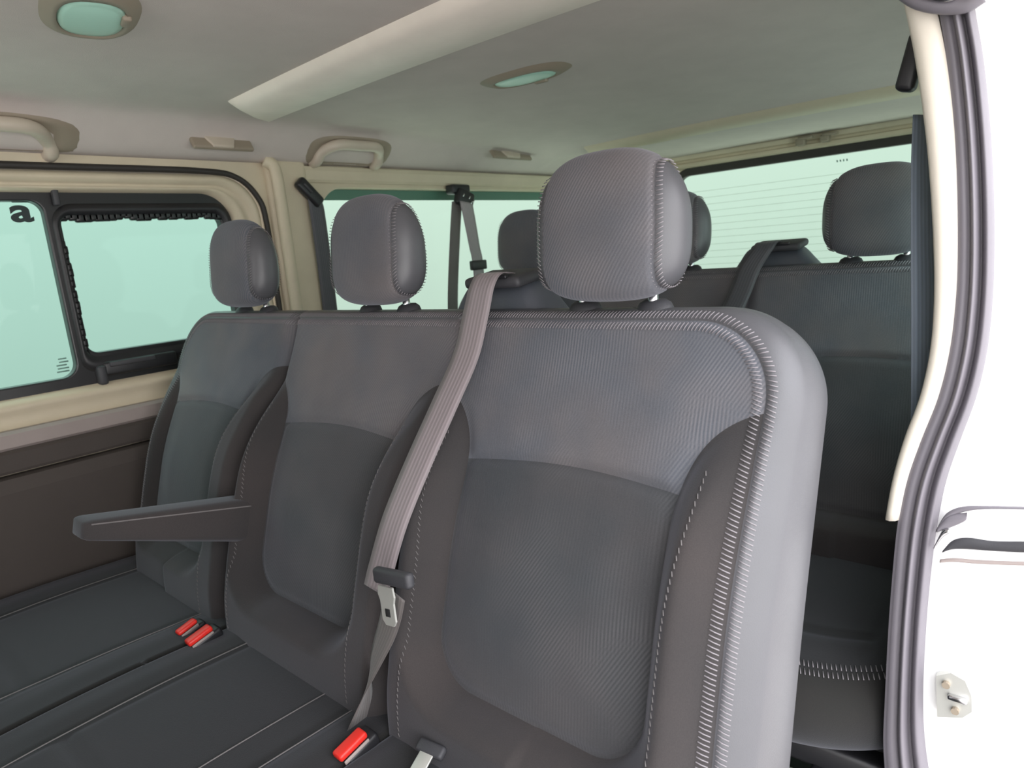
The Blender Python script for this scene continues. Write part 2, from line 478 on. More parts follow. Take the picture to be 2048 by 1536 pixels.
def build_back(bk, root, fine=True, threads=True):
    na, nb = (110, 130) if fine else (70, 84)
    U, V = grid_uv(bk, na, nb)
    V2 = np.stack([U.ravel(), V.ravel()], 1)
    idx = lambda i, j: i*nb+j
    T = []
    for i in range(na-1):
        for j in range(nb-1):
            a, b, c, d = idx(i, j), idx(i+1, j), idx(i+1, j+1), idx(i, j+1)
            T += [(a, b, c), (a, c, d)]
    P, inn, outp = split(V2, T, bk.seam(V2[:, 0], V2[:, 1]))
    P = np.array(P)
    P2, ins, bol = split(P, inn, bk.insert(P[:, 0], P[:, 1]))
    P2 = np.array(P2)
    vs = .395+.012*np.cos(P2[:, 0]*10)
    P3, low, up = split(P2, ins, P2[:, 1]-vs)
    P3 = np.array(P3)
    XYZ = bk.surf(P3[:, 0], P3[:, 1])
    # shell: side walls and back, joined to the trim
    b_idx = [idx(0, j) for j in range(nb)]+[idx(i, nb-1) for i in range(1, na)]+[idx(na-1, j) for j in range(nb-2, -1, -1)]
    loop = V2[b_idx]; nfront = bk.front_n(loop[:, 0], loop[:, 1])
    cen = np.array([0, bk.Hh*.45]); W = []; SF = []
    m = len(loop); rings = []
    nb_back = -bk.T
    for k, (tt, ins_) in enumerate([(0, 0), (.06, -.0015), (.3, -.004), (.6, -.003), (.8, .003), (.92, .010), (1.0, .022)]):
        d = loop-cen; d = d/np.linalg.norm(d, axis=1)[:, None]
        L2 = loop-d*ins_ if k else loop
        n = nfront*(1-tt)+(nb_back+.0*nfront)*tt
        rings.append(seat_p(bk.xc+L2[:, 0], L2[:, 1], n))
    SV = np.vstack(rings)
    for k in range(len(rings)-1):
        for i in range(m-1): SF.append([k*m+i, k*m+i+1, (k+1)*m+i+1, (k+1)*m+i])
    # back face fan as strips: centre line vertices
    base = (len(rings)-1)*m
    lastL = rings[-1]
    c0 = len(SV); SV = np.vstack([SV, [seat_p(bk.xc, bk.Hh*.45, nb_back)]])
    for i in range(m-1): SF.append([base+i, base+i+1, c0])
    # trim object = outer part of the front + shell (shell first ring duplicates the front border, merge)
    tv, tf = compact([tuple(p) for p in XYZ], outp)
    allV = np.vstack([np.array(tv).reshape(-1, 3), SV]) if tv else SV
    allF = [list(f) for f in tf]+[[x+len(tv) for x in f] for f in SF]
    bm = bmesh.new()
    bv = [bm.verts.new(p) for p in allV]
    for f in allF:
        try: bm.faces.new([bv[x] for x in f])
        except ValueError: pass
    bmesh.ops.remove_doubles(bm, verts=bm.verts, dist=2e-5); bm.verts.index_update()
    Vt = [tuple(v.co) for v in bm.verts]; Ft = [[v.index for v in f.verts] for f in bm.faces]; bm.free()
    back = obj('backrest', *compact([tuple(p) for p in XYZ], bol), M['bolster'], root)
    tr = obj('side_trim', Vt, Ft, M['leather'], back)
    obj('centre_panel', *compact([tuple(p) for p in XYZ], low), M['insert_low'], back)
    obj('upper_panel', *compact([tuple(p) for p in XYZ], up), M['insert'], back)
    # seam threads
    ul, ur = -bk.W/2+.034, bk.W/2-.034; top = bk.Hh-.020
    path = []
    if bk.sl:
        r = max(.02, bk.rl-.02)
        path += [(ul, .02), (ul, top-r)]+[(ul+r-r*math.cos(a), top-r+r*math.sin(a)) for a in np.linspace(0, PI/2, 12)][1:]
    else: path += [(-bk.W/2+.004, top)]
    if bk.sr:
        r = max(.02, bk.rr-.02)
        path += [(ur-r+r*math.sin(a), top-r+r*math.cos(a)) for a in np.linspace(0, PI/2, 12)]+[(ur, .02)]
    else: path += [(bk.W/2-.004, top)]
    mb = MB()
    if threads:
        v, f = stitch_rows(lambda u, v_, l: bk.surf(u, v_, l), path, None, .0047, .01, .0035, [(.0026, .0120), (-.0120, -.0026)], r=.00062, lift=.0008)
        mb.add(v, f)
        dense = np.array(path); 
        mb.build('stitching', M['thread'], back)
    # stitched line down the outer bolster
    lines = []
    for s_ in (-1, 1):
        u1 = -.186 if s_ < 0 else .156
        lines.append([(u1+s_*.012*sstep(.25, .44, v), v) for v in np.linspace(.03, .43, 40)])
    for ln in lines:
        ln = np.array(ln); mb = MB()
        v, f = stitch_rows(lambda u, v_, l: bk.surf(u, v_, l), ln, None, .0075, .006, .0045, [(-.0008, .0012)], r=.0006, lift=.0008)
        mb.add(v, f); mb.build('bolster_seam', M['dthread'], back)
    return back

def hr_seam_w(z): return .077-.009*np.clip(z/.09, 0, 1)**2-.004*np.clip(-z/.09, 0, 1)**2

def headrest_mesh():
    """front fabric and leather sides, centred on the origin: x width, y depth, z height"""
    N = 44; V = []; F = []
    pts = {}
    def vid(p):
        k = tuple(np.round(p, 6))
        if k not in pts: pts[k] = len(V); V.append(p)
        return pts[k]
    lin_ = np.tan(np.linspace(-1, 1, N)*PI/4)
    for ax in range(3):
        for sg in (-1, 1):
            for i in range(N-1):
                for j in range(N-1):
                    q = []
                    for (a, b) in ((i, j), (i+1, j), (i+1, j+1), (i, j+1)):
                        p = [0, 0, 0]; p[ax] = sg; p[(ax+1) % 3] = lin_[a]; p[(ax+2) % 3] = lin_[b]
                        q.append(vid(p))
                    F += [(q[0], q[1], q[2]), (q[0], q[2], q[3])]
    D = np.array(V, float); D /= np.linalg.norm(D, axis=1)[:, None]
    a = .100; bz_up, bz_dn = .089, .085; cf, cb = .049, .036
    lo = np.zeros(len(D)); hi = np.full(len(D), .4)
    for _ in range(40):
        t = (lo+hi)/2; p = D*t[:, None]
        zz = p[:, 2]
        ex = np.where(zz > 0, 2.25, 3.6); bz = np.where(zz > 0, bz_up, bz_dn)
        cc = np.where(p[:, 1] < 0, cf, cb); ey = np.where(p[:, 1] < 0, 2.6, 2.3)
        f = np.abs(p[:, 0]/a)**2.8+np.abs(zz/bz)**ex+np.abs(p[:, 1]/cc)**ey
        hi = np.where(f > 1, t, hi); lo = np.where(f > 1, lo, t)
    P = D*((lo+hi)/2)[:, None]
    z = P[:, 2].copy()
    P[:, 1] *= 1-.22*np.clip(z/.1, -1, 1)*np.where(P[:, 1] > 0, 1, .3)   # slimmer towards the top
    P[:, 1] += -.012*(z/.1)**2                                     # gently curved face
    # seam groove
    w = hr_seam_w(z)
    d = np.abs(P[:, 0])-w
    g = -.0028*np.exp(-(d/.003)**2)
    P += g[:, None]*D
    P[:, 2] += 0
    Vn, ins, out = split(P, F, np.abs(P[:, 0])-w)
    return Vn, ins, out, len(P)

HR = headrest_mesh()

def build_headrest(xc, root, k=0, threads=True):
    cz = 1.1135; cy = .697
    R = rot('X', -math.radians(4))
    def tr(P): return np.asarray(P, float) @ R.T+np.array([xc, cy, cz])
    Vn, ins, out, w = HR
    v, f = compact(Vn, ins); h = obj('headrest', tr(v), f, M['insert'], root)
    for sg in (-1, 1):
        v, f = compact(Vn, [t for t in out if Vn[t[0]][0]*sg > 0]); obj('side_trim', tr(v), f, M['leather'], h)
    if threads:
        # threads follow the seam on both sides: sample seam points from mesh
        A = np.array(Vn); used = np.array(sorted({i for t in out for i in t}))
        for sg in (-1, 1):
            mb = MB()
            sp = [A[i] for i in used if i >= w and A[i][0]*sg > 0]
            sp = np.array(sp); ang = np.arctan2(sp[:, 2], -sp[:, 1]); o = np.argsort(ang); sp = sp[o]
            sp = sp[np.concatenate([[True], np.linalg.norm(np.diff(sp, axis=0), axis=1) > 5e-4])]
            L = np.concatenate([[0], np.cumsum(np.linalg.norm(np.diff(sp, axis=0), axis=1))])
            n = int(L[-1]/.0050)
            for i in range(n):
                p = np.array([np.interp(i*.0050, L, sp[:, c]) for c in range(3)])
                q = np.array([np.interp(i*.0050+.003, L, sp[:, c]) for c in range(3)])
                rad = np.array([0, p[1], p[2]]); rad /= np.linalg.norm(rad)+1e-9
                t = q-p; t = t/(np.linalg.norm(t)+1e-9)
                for s in (-1, 1):
                    a_ = p+rad*(.0016)+np.array([s*.0022, 0, 0])
                    bx = s*.0095
                    drop = .0016-(.0012 if s*sg > 0 else .0006)
                    b_ = p+rad*drop+np.array([bx, 0, 0])+t*.003
                    if s*sg > 0: b_ = b_-rad*.0016
                    vv, ff = tube([a_, b_], .0006, 4); mb.add(vv, ff)
            o_ = mb.build('stitching', M['thread'], h)
            base = np.array(root.location)
            for v_ in o_.data.vertices:
                v_.co = tr([tuple(np.array(v_.co)+base)])[0]-base
    for s in (-1, 1):
        px = xc+s*.0495
        top = np.array([px, .700, 1.055]); bot = np.array([px, .702, .992])
        v, f = tube([bot, top], .0062, 12); obj('post', v, f, M['chrome'], h)
        prof = [(.0, .999), (.020, .999), (.021, 1.004), (.017, 1.012), (.011, 1.016), (.0, 1.016)]
        V = []; F = []; kk = 20
        for r, z in prof:
            for j in range(kk):
                a = 2*PI*j/kk; V.append((px+r*1.15*math.cos(a), .703+r*.85*math.sin(a)+(z-1.0)*.2, z+.013))
        for i in range(len(prof)-1):
            for j in range(kk): F.append([i*kk+j, i*kk+(j+1) % kk, (i+1)*kk+(j+1) % kk, (i+1)*kk+j])
        obj('post_guide', V, F, M['darkpl'], h)

XC = [-.429, -.879, -1.329]
def build_cushion(root, x0, x1, name='cushion', outer=False, extra=False):
    """seat cushion with centre hollow, side bolsters, front roll"""
    na, nb = 60, 110
    # section loop in (y,z): start at rear bottom, top rear -> front, wrap round the front nose, back underneath
    sec = [(.60, .475)]
    for t in np.linspace(0, 1, 46): sec.append((.585-.50*t, .490+.012*sstep(0, .9, t)+.006*math.sin(t*PI)))
    yf, zf = sec[-1]
    for a in np.linspace(0, PI*.95, 22)[1:]: sec.append((yf-.045*math.sin(a)-.006*a, zf-.055+.055*math.cos(a)))
    yb, zb = sec[-1]
    for t in np.linspace(0, 1, 10)[1:]: sec.append((yb+(.60-yb)*t, zb-.01*t))
    sec = np.array(sec); m = len(sec)
    U = np.linspace(-1, 1, na); U = .5*np.sin(U*PI/2)+.5*U
    W = (x1-x0)/2; xm = (x0+x1)/2
    V = []; F = []
    for u in U:
        e = 1-abs(u); edge = e*W
        dz = -.006*(1-math.sqrt(max(0, 1-(1-min(edge/.006, 1))**2)))
        cdy = .16*(1-math.sqrt(max(0, 1-max(0, 1-(1-u)*W/.20)**2))) if outer else 0
        for (y, z) in sec:
            top = sstep(.36, .44, z)*1.0
            hol = -.003*(1-sstep(.55, .80, abs(u)))*sstep(.10, .22, y)
            bol = .002*math.exp(-((abs(u)-.82)/.10)**2)*sstep(.06, .2, y)
            gr = -.004*math.exp(-((abs(u)-.62)/.018)**2)*sstep(.08, .14, y)
            gr2 = -.006*math.exp(-((y-.17)/.006)**2)*(1 if abs(u) < .62 else 0)
            shrink = 1.0
            V.append((xm+u*W, y+cdy*(1-sstep(.1, .5, y))+(0 if y > .3 else (1-math.sqrt(max(0, 1-(1-min(edge/.03, 1))**2)))*.02), z+top*(dz+hol+bol+gr+gr2)))
    for i in range(na-1):
        for j in range(m): F.append([i*m+j, i*m+(j+1) % m, (i+1)*m+(j+1) % m, (i+1)*m+j])
    F.append(list(range(m))); F.append([(na-1)*m+j for j in range(m)][::-1])
    c = obj(name, V, F, M['cushion'], root)
    def topz(u, y):
        t = (.585-y)/.50
        z = .490+.012*sstep(0, .9, t)+.006*math.sin(min(max(t, 0), 1)*PI)
        return z-.003*(1-sstep(.55, .80, abs(u)))*sstep(.10, .22, y)+.002*math.exp(-((abs(u)-.82)/.10)**2)*sstep(.06, .2, y)
    mb = MB()
    for s in ((-1,) if outer else (-1, 1)):
        P = [(xm+s*.62*W+s*.03*W*math.sin((y-.1)*5), y, topz(.64, y)+.0010) for y in np.linspace(.10, .50, 40)]
        v, f = tube(P, .0010, 5); sm = MB(); sm.add(v, f); sm.build('side_seam', M['dthread'], c)
    if extra:
        P = [(xm+.36*W, y, topz(.36, y)+.0010) for y in np.linspace(.10, .50, 40)]
        v, f = tube(P, .0010, 5); obj('side_seam', v, f, M['dthread'], c)
    # double stitched seam across the front edge
    for k in (0, 1):
        for x in np.arange(x0+.03, x1-(.045 if outer else .03), .0055):
            y = .088-k*.015
            cd = .16*(1-math.sqrt(max(0, 1-max(0, 1-(x1-x)/.20)**2))) if outer else 0
            z = topz(((x-xm)/W), y)+.0022-(.0035 if k else 0)
            y += cd
            v, f = tube([(x, y, z), (x+.004, y-.010, z-.002)], .0007, 4); mb.add(v, f)
    mb.build('front_stitching', M['thread'], c)
    return c

def build_bench():
    root = empty('bench_seat', (-.88, .45, 0))
    near = Back(-.445, .486, .02, .105, False, True)
    mid = Back(-.899, .454, .02, .02, False, False)
    far = Back(-1.350, .465, .105, .03, True, False)
    build_back(near, root); build_back(mid, root, True); build_back(far, root, True)
    for x in (-.437, -.879, -1.312): build_headrest(x, root)
    build_cushion(root, XC[0]-.2235, XC[0]+.185, outer=True); build_cushion(root, XC[1]-.2235, XC[1]+.2235, extra=True); build_cushion(root, -1.600, XC[2]+.2235)
    # arm rest folded down beside the middle backrest
    R = rot('X', -math.radians(15)); ac = np.array((-1.105, .392, .707))
    def pw(v):
        t = np.clip((v[:, 1]+.135)/.27, 0, 1); v = v.copy(); v[:, 2] = v[:, 2]*(.36+.64*t)+.010*(1-t); return v
    v, f = rbox(ac, (.028, .138, .040), .013, 4, R, pw); arm = obj('armrest', v, f, M['bolster'], root)
    mb = MB()
    P = np.array([(.0275, y, .027) for y in np.linspace(-.128, .12, 30)])
    t_ = np.clip((P[:, 1]+.135)/.27, 0, 1); P[:, 2] = .0275*(.36+.64*t_)+.010*(1-t_); P = P @ R.T+ac
    v, f = tube(P, .0012, 5); mb.add(v, f)
    mb.build('armrest_seam', M['dthread'], arm)
    # shoulder belt outlet on top, between middle and near seat
    def pw2(v):
        v = v.copy(); t = np.clip((v[:, 2]+.05)/.1, 0, 1); v[:, 0] *= 1.34-.64*sstep(0, 1, t); v[:, 0] += .012*(1-t); v[:, 1] *= 1.1-.25*t; v[:, 1] += .01*t; return v
    v, f = rbox((-.650, .735, 1.008), (.092, .040, .050), .026, 5, None, pw2); bo = obj('belt_outlet', v, f, M['hump'], root)
    v, f = rbox((-.634, .722, 1.0605), (.052, .034, .008), .007, 3, rot('X', math.radians(8))); obj('outlet_cover', v, f, M['darkpl'], bo)
    v, f = rbox((-.630, .690, 1.0645), (.028, .004, .003), .002, 2); obj('outlet_slot', v, f, M['blackpl'], bo)
    # steel frame under the cushions
    mb = MB()
    for y in (.14, .50):
        mb.add(*rbox((-.88, y, .335), (.62, .02, .022), .008, 2))
    for x in (-1.48, -.88, -.28): mb.add(*rbox((x, .32, .335), (.018, .20, .020), .008, 2))
    mb.build('base_frame', M['blackpl'], root)
    for x in (-1.40, -.36):
        for y in (.14, .50):
            v, f = rbox((x, y, .16), (.022, .03, .16), .006, 2); obj('leg', v, f, M['blackpl'], root)
    return root

bench = build_bench()
tag(bench, 'nearer three-place charcoal bench seat with folded-down armrest, filling the foreground', 'seat', 'rows of passenger seats')

def copy_tree(o, parent=None):
    c = o.copy(); C.objects.link(c); c.parent = parent
    for ch in list(o.children): copy_tree(ch, c)
    return c
rear = copy_tree(bench)
rear.location = bench.location+Vector((.116, .777, 0))
tag(rear, 'rear charcoal bench seat seen behind the first bench, under the tailgate window', 'seat', 'rows of passenger seats')

# ------------------------------------------------------------------ the van: far wall
XW = -1.66
def onwall(x): return lambda a, b, h: (x+h, a, b)
TR = 'structure'
wl = plate('wall_left', [(-1.3, .02), (2.72, .02), (2.72, 1.40), (-1.3, 1.40)],
           [rrect(-.75, .955, .80, 1.348, (.03, .05, .115, .03), 10), rrect(1.125, 2.50, .86, 1.318, .09, 10)], .020, M['beige'], None,
           onwall(-1.685), .004, 2)
tag(wl, kind=TR)
# inner surround of the sliding window (a moulding that slopes to the glass)
def ringloft(name, loops, mat, parent=None):
    V = []; F = []; m = len(loops[0][1])
    for x, lp in loops: V += [(x, a, b) for a, b in lp]
    for k in range(len(loops)-1):
        for i in range(m): F.append([k*m+i, k*m+(i+1) % m, (k+1)*m+(i+1) % m, (k+1)*m+i])
    return obj(name, V, F, mat, parent)
sur = ringloft('trim_1', [(-1.668, rrect(-.76, .948, .790, 1.341, (.03, .05, .105, .03), 12)),
                          (-1.655, rrect(-.75, .938, .800, 1.333, (.03, .05, .10, .03), 12)),
                          (-1.655, rrect(-.74, .930, .815, 1.325, (.03, .05, .095, .03), 12)),
                          (-1.668, rrect(-.72, .920, .822, 1.318, (.03, .05, .09, .03), 12)),
                          (-1.676, rrect(-.71, .912, .850, 1.312, (.03, .05, .085, .03), 12)),
                          (-1.668, rrect(-.71, .906, .858, 1.310, (.03, .05, .085, .03), 12)),
                          (-1.672, rrect(-.70, .890, .872, 1.305, (.03, .05, .08, .03), 12)),
                          (-1.710, rrect(-.69, .880, .884, 1.298, (.03, .05, .075, .03), 12))], M['beige'])
tag(sur, kind=TR)
gk = smooth_path([(-1.664, -1.2, 1.349), (-1.662, 0, 1.349), (-1.660, .50, 1.349), (-1.660, .80, 1.349), (-1.660, .895, 1.335), (-1.660, .945, 1.285), (-1.660, .958, 1.22), (-1.660, .958, 1.05), (-1.662, .958, .85)], 8)
v, f = tube(gk, .0075, 8); g = obj('trim_2', v, f, M['drubber']); tag(g, kind=TR)
# window 1: sliding window, black frame
w1 = empty('window_1', (-1.70, .10, .88)); tag(w1, kind=TR)
fr = plate('window_frame', rrect(-.72, .900, .870, 1.328, (.03, .06, .09, .03), 10),
           [rrect(-.62, .474, .900, 1.287, (.03, .035, .03, .03), 8), rrect(.494, .858, .945, 1.254, (.028, .03, .03, .022), 8)], .010, M['wframe'], w1, onwall(-1.712), .004, 2)
g1 = plate('pane', rrect(-.66, .482, .885, 1.300, .02), [], .002, M['glass'], w1, onwall(-1.716))
g2 = plate('pane', rrect(.484, .885, .925, 1.275, .02), [], .002, M['glass'], w1, onwall(-1.724))
ir = ringloft('sliding_frame', [(-1.700, rrect(.479, .880, .905, 1.278, (.03, .035, .035, .045), 8)), (-1.689, rrect(.483, .874, .911, 1.272, (.03, .035, .035, .042), 8)),
                                (-1.689, rrect(.490, .864, .930, 1.256, (.03, .03, .03, .03), 8)), (-1.704, rrect(.494, .858, .945, 1.248, (.028, .03, .03, .022), 8))], M['blackpl'], w1)
# frayed foam strip along the top of the sliding pane and down the divider
mb = MB()
for y in np.arange(.50, .855, .0125):
    mb.add(*rbox((-1.702, y, 1.252+random.uniform(-.004, .003)), (.006, .012, .010+random.uniform(0, .004)), .004, 2))
for z in np.arange(.95, 1.2, .012):
    mb.add(*rbox((-1.702, .494+random.uniform(-.002, .002), z), (.005, .006, .010), .003, 2))
mb.build('foam_strip', M['wframe'], w1)
# latch with a pull recess below the sliding pane
la = obj('latch', *rbox((-1.694, .600, .910), (.010, .082, .017), .007, 3), M['blackpl'], w1)
obj('latch_pull', *rbox((-1.684, .580, .919), (.004, .050, .006), .003, 2), M['darkpl'], la)
obj('latch_catch', *rbox((-1.690, .512, .898), (.012, .010, .022), .006, 2), M['darkpl'], la)
obj('rail_stop', *rbox((-1.688, .494, 1.292), (.008, .006, .020), .003, 2), M['darkpl'], w1)
# small light lettering on the upper black band (unreadable in the photo: uneven strokes)
mb = MB(); y = .535
while y < .79:
    w = random.choice((.006, .008, .010, .012)); hh = random.choice((.005, .006, .008))
    mb.add(*rbox((-1.700, y+w/2, 1.302), (.0006, w*.38, hh*.5), .0003, 1, rot('X', random.uniform(-.25, .25)))); y += w+.003
mb.build('printing', M['white_print'], w1)
# sticker letter on the fixed pane, and a tiny maker's mark in its lower corner
V, F = text_verts('a', .115)
V = np.array([(-1.712+.5*p[2], .413+p[0]*.80, 1.243+p[1]*.58) for p in V]); obj('sticker', V, F, M['ink'], w1, False)
obj('sticker_edge', *rbox((-1.7125, .436, 1.284), (.0006, .016, .003), .0005, 1), M['ink'], w1)
mb = MB()
for i in range(5):
    mb.add(*rbox((-1.7125, .448+random.uniform(-.003, .003), .918+i*.007), (.0005, .012-.001*i, .0016), .0003, 1))
mb.build('glass_mark', M['print'], w1)
# window 2: long rear side window
w2 = empty('window_2', (-1.70, 1.8, .86)); tag(w2, kind=TR)
plate('pane', rrect(1.10, 2.53, .84, 1.335, .08), [], .002, M['glass_r'], w2, onwall(-1.705))
plate('window_band', rrect(1.11, 2.52, 1.284, 1.336, .002), [], .002, M['band'], w2, onwall(-1.699))

# belt-line mouldings and dark lower trim of the far wall
def strip(name, prof, y0, y1, mat, parent=None):
    """extrude an (x,z) profile along y"""
    m = len(prof); V = [(x, y, z) for y in (y0, y1) for x, z in prof]
    F = [[i, (i+1) % m, m+(i+1) % m, m+i] for i in range(m)]+[list(range(m)), list(range(m, 2*m))[::-1]]
    return obj(name, V, F, mat, parent, False)
def softprof(pts): return [tuple(p) for p in smooth_path(pts, 3, True)]
t3 = strip('trim_3', [(-1.70, .782), (-1.646, .784), (-1.640, .790), (-1.642, .816), (-1.650, .822), (-1.70, .822)], -1.2, 1.0, M['beige2']); tag(t3, kind=TR)
t4 = strip('trim_4', [(-1.70, .735), (-1.638, .738), (-1.636, .744), (-1.636, .778), (-1.642, .784), (-1.70, .784)], -1.2, 1.0, M['doortrim']); tag(t4, kind=TR)
t5 = strip('trim_5', [(-1.70, .02), (-1.635, .02), (-1.635, .36), (-1.628, .45), (-1.628, .70), (-1.634, .728), (-1.645, .732), (-1.70, .732)], -1.2, 1.0, M['doortrim']); tag(t5, kind=TR)
t6 = strip('trim_6', [(-1.70, .02), (-1.64, .02), (-1.64, .84), (-1.65, .855), (-1.70, .855)], 1.0, 2.7, M['doortrim']); tag(t6, kind=TR)

# B pillar cover
pil = MB()
pil.add(*rbox((-1.660, 1.032, 1.08), (.022, .060, .31), .02, 4))
p7 = pil.build('trim_7', M['beige']); tag(p7, kind=TR)
v, f = tube(smooth_path([(-1.640, .965, 1.378), (-1.634, .984, 1.366), (-1.632, .990, 1.34), (-1.632, .992, 1.25), (-1.632, .992, 1.0), (-1.634, .990, .80)], 8), .017, 10, flat=(1, .8), up=(1, 0, 0))
p8 = obj('trim_8', v, f, M['beige']); tag(p8, kind=TR)
# header moulding over the rear side window
p9 = strip('trim_9', [(-1.70, 1.325), (-1.652, 1.327), (-1.648, 1.334), (-1.645, 1.358), (-1.64, 1.368), (-1.70, 1.372)], 1.06, 2.66, M['beige']); tag(p9, kind=TR)

# ------------------------------------------------------------------ ceiling
def ceil_z(x, y):
    xc = -.86; d = np.abs(x-xc)
    z = 1.463-.010*(d/.8)**2-.040*sstep(1.2, 2.2, y)
    z = z-(z-1.374)*sstep(.655, .795, d)**1.3
    # rolled end of the headliner and the recess behind it
    z = z-.016*np.exp(-((y-2.03)/.05)**2)*(1-sstep(.70, .78, d))
    return z
xs = np.concatenate([np.linspace(-1.665, -1.55, 24), np.linspace(-1.53, -.19, 40), np.linspace(-.17, -.055, 24)]); ys = np.concatenate([np.linspace(-1.2, 2.1, 60), np.linspace(2.12, 2.7, 40)])
V = []; F = []
for x in xs:
    for y in ys: V.append((x, y, float(ceil_z(x, y))))
n = len(ys)
for i in range(len(xs)-1):
    for j in range(n-1): F.append([i*n+j, i*n+j+1, (i+1)*n+j+1, (i+1)*n+j])
m0 = len(V); V += [(-1.70, -1.2, 1.50), (-1.70, 2.72, 1.50), (-.02, 2.72, 1.50), (-.02, -1.2, 1.50)]; F.append([m0, m0+1, m0+2, m0+3])
ce = obj('ceiling', V, F, M['headliner']); tag(ce, kind=TR)
# cream duct cover across the roof
def duct():
    V = []; F = []
    prof = [(0, -.002), (.03, .010), (.12, .019), (.5, .022), (.86, .018), (.96, .009), (1, -.002)]
    ts = np.linspace(0, 1, 50)
    for t in ts:
        k_ = sstep(0, .02, t)
        for s_, dz in prof:
            xa, ya = -1.416, .770; xb, yb = -1.525, .920
            x0_, y0_ = xa+(xb-xa)*s_, ya+(yb-ya)*s_
            x = x0_+(-.12-x0_)*t; y = y0_+(.745+.190*s_-y0_)*t
            V.append((x, y, float(ceil_z(x, y))-dz*(.2+.8*k_)-.001))
    k = len(prof)
    for i in range(len(ts)-1):
        for j in range(k-1): F.append([i*k+j, i*k+j+1, (i+1)*k+j+1, (i+1)*k+j])
    F.append(list(range(k)))
    return V, F
V, F = duct(); du = obj('trim_10', V, F, M['rib']); tag(du, kind=TR)

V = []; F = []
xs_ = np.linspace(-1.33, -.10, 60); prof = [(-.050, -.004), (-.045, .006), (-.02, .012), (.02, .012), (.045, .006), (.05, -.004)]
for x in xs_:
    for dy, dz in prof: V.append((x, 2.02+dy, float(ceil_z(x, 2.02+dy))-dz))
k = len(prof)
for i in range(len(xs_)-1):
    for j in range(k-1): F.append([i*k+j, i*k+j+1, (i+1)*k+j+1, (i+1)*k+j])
o = obj('headliner_lit_band', V, F, M['beige']); tag(o, kind=TR)  # added beige band; brightness of the lit headliner roll put into colour
# dome lamps
def lamp(x, y, a, b, ang, label):
    z = float(ceil_z(x, y)); t = empty('dome_lamp', (x, y, z)); tag(t, label, 'lamp', 'ceiling lamps')
    R = rot('Z', ang)
    def ell(k, dz, n=40, p=2.6):
        o = []
        for i in range(n):
            th = 2*PI*i/n; c, s = math.cos(th), math.sin(th)
            q = np.array([a*k*abs(c)**(2/p)*np.sign(c), b*k*abs(s)**(2/p)*np.sign(s), dz]); o.append(R @ q+np.array([x, y, z]))
        return o
    def loft(name, rows, mat, cap=False):
        V = []; F = []; n = len(rows[0])
        for r in rows: V += list(r)
        for k in range(len(rows)-1):
            for i in range(n): F.append([k*n+i, k*n+(i+1) % n, (k+1)*n+(i+1) % n, (k+1)*n+i])
        if cap: F.append([(len(rows)-1)*n+i for i in range(n)])
        return obj(name, V, F, mat, t)
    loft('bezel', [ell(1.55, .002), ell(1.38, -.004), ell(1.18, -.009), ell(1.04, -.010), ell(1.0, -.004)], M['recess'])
    loft('lens', [ell(1.02, -.003), ell(.97, -.009), ell(.8, -.011), ell(.4, -.012)], M['lens'], True)
    v, f = rbox((R @ np.array([a*.25, b*.98, -.010]))+np.array([x, y, z]), (.016, .006, .005), .003, 3, R); obj('switch', v, f, M['recess'], t)
lamp(-1.060, .398, .070, .040, math.radians(-14), 'larger dome lamp with green reflection painted on its lens in the near corner of the ceiling')
lamp(-.950, 1.200, .074, .036, math.radians(4), 'slim dome lamp with green reflection painted on its lens behind the cream roof duct')

# grab handles and coat hooks on the far edge of the headliner
def sx_(z, y):
    xs2 = np.linspace(-1.66, -1.40, 400); zz = ceil_z(xs2, y); return float(xs2[np.argmax(zz >= z)])
def grab(y, w, z, label):
    t = empty('grab_handle', (-1.62, y, z)); tag(t, label, 'handle', 'grab handles above the side windows')
    # shallow dished mounting that follows the headliner
    V = []; F = []; n_ = 36
    for rr_, off in ((1.25, -.002), (1.1, .004), (.97, .003), (.9, .0)):
        for i in range(n_):
            a_ = 2*PI*i/n_; c_, s_ = math.cos(a_), math.sin(a_)
            yy = y+w*.56*rr_*abs(c_)**.6*np.sign(c_); zz = min(z+.006+.030*rr_*abs(s_)**.6*np.sign(s_), 1.448)
            zz = max(zz, 1.376); V.append((sx_(zz, yy)+off, yy, zz-off*.5))
    for k in range(3):
        for i in range(n_): F.append([k*n_+i, k*n_+(i+1) % n_, (k+1)*n_+(i+1) % n_, (k+1)*n_+i])
    F.append([3*n_+i for i in range(n_)])
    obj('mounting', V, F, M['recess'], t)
    x0, x1 = sx_(z-.018, y), sx_(z+.02, y)
    P = smooth_path([(x0-.01, y-w*.5, z-.020), (x0+.016, y-w*.5, z-.016), (x0+.034, y-w*.47, z+.004), (x1+.022, y-w*.32, z+.018), (x1+.022, y, z+.020), (x1+.022, y+w*.32, z+.018), (x0+.034, y+w*.47, z+.004), (x0+.016, y+w*.5, z-.016), (x0-.01, y+w*.5, z-.020)], 6)
    v, f = tube(P, .0145, 12); obj('grip', v, f, M['handle'], t)
grab(1.215, .205, 1.397, 'beige grab handle above the long rear side window')
grab(.355, .27, 1.390, 'beige grab handle above the sliding window, cut by the photo edge')
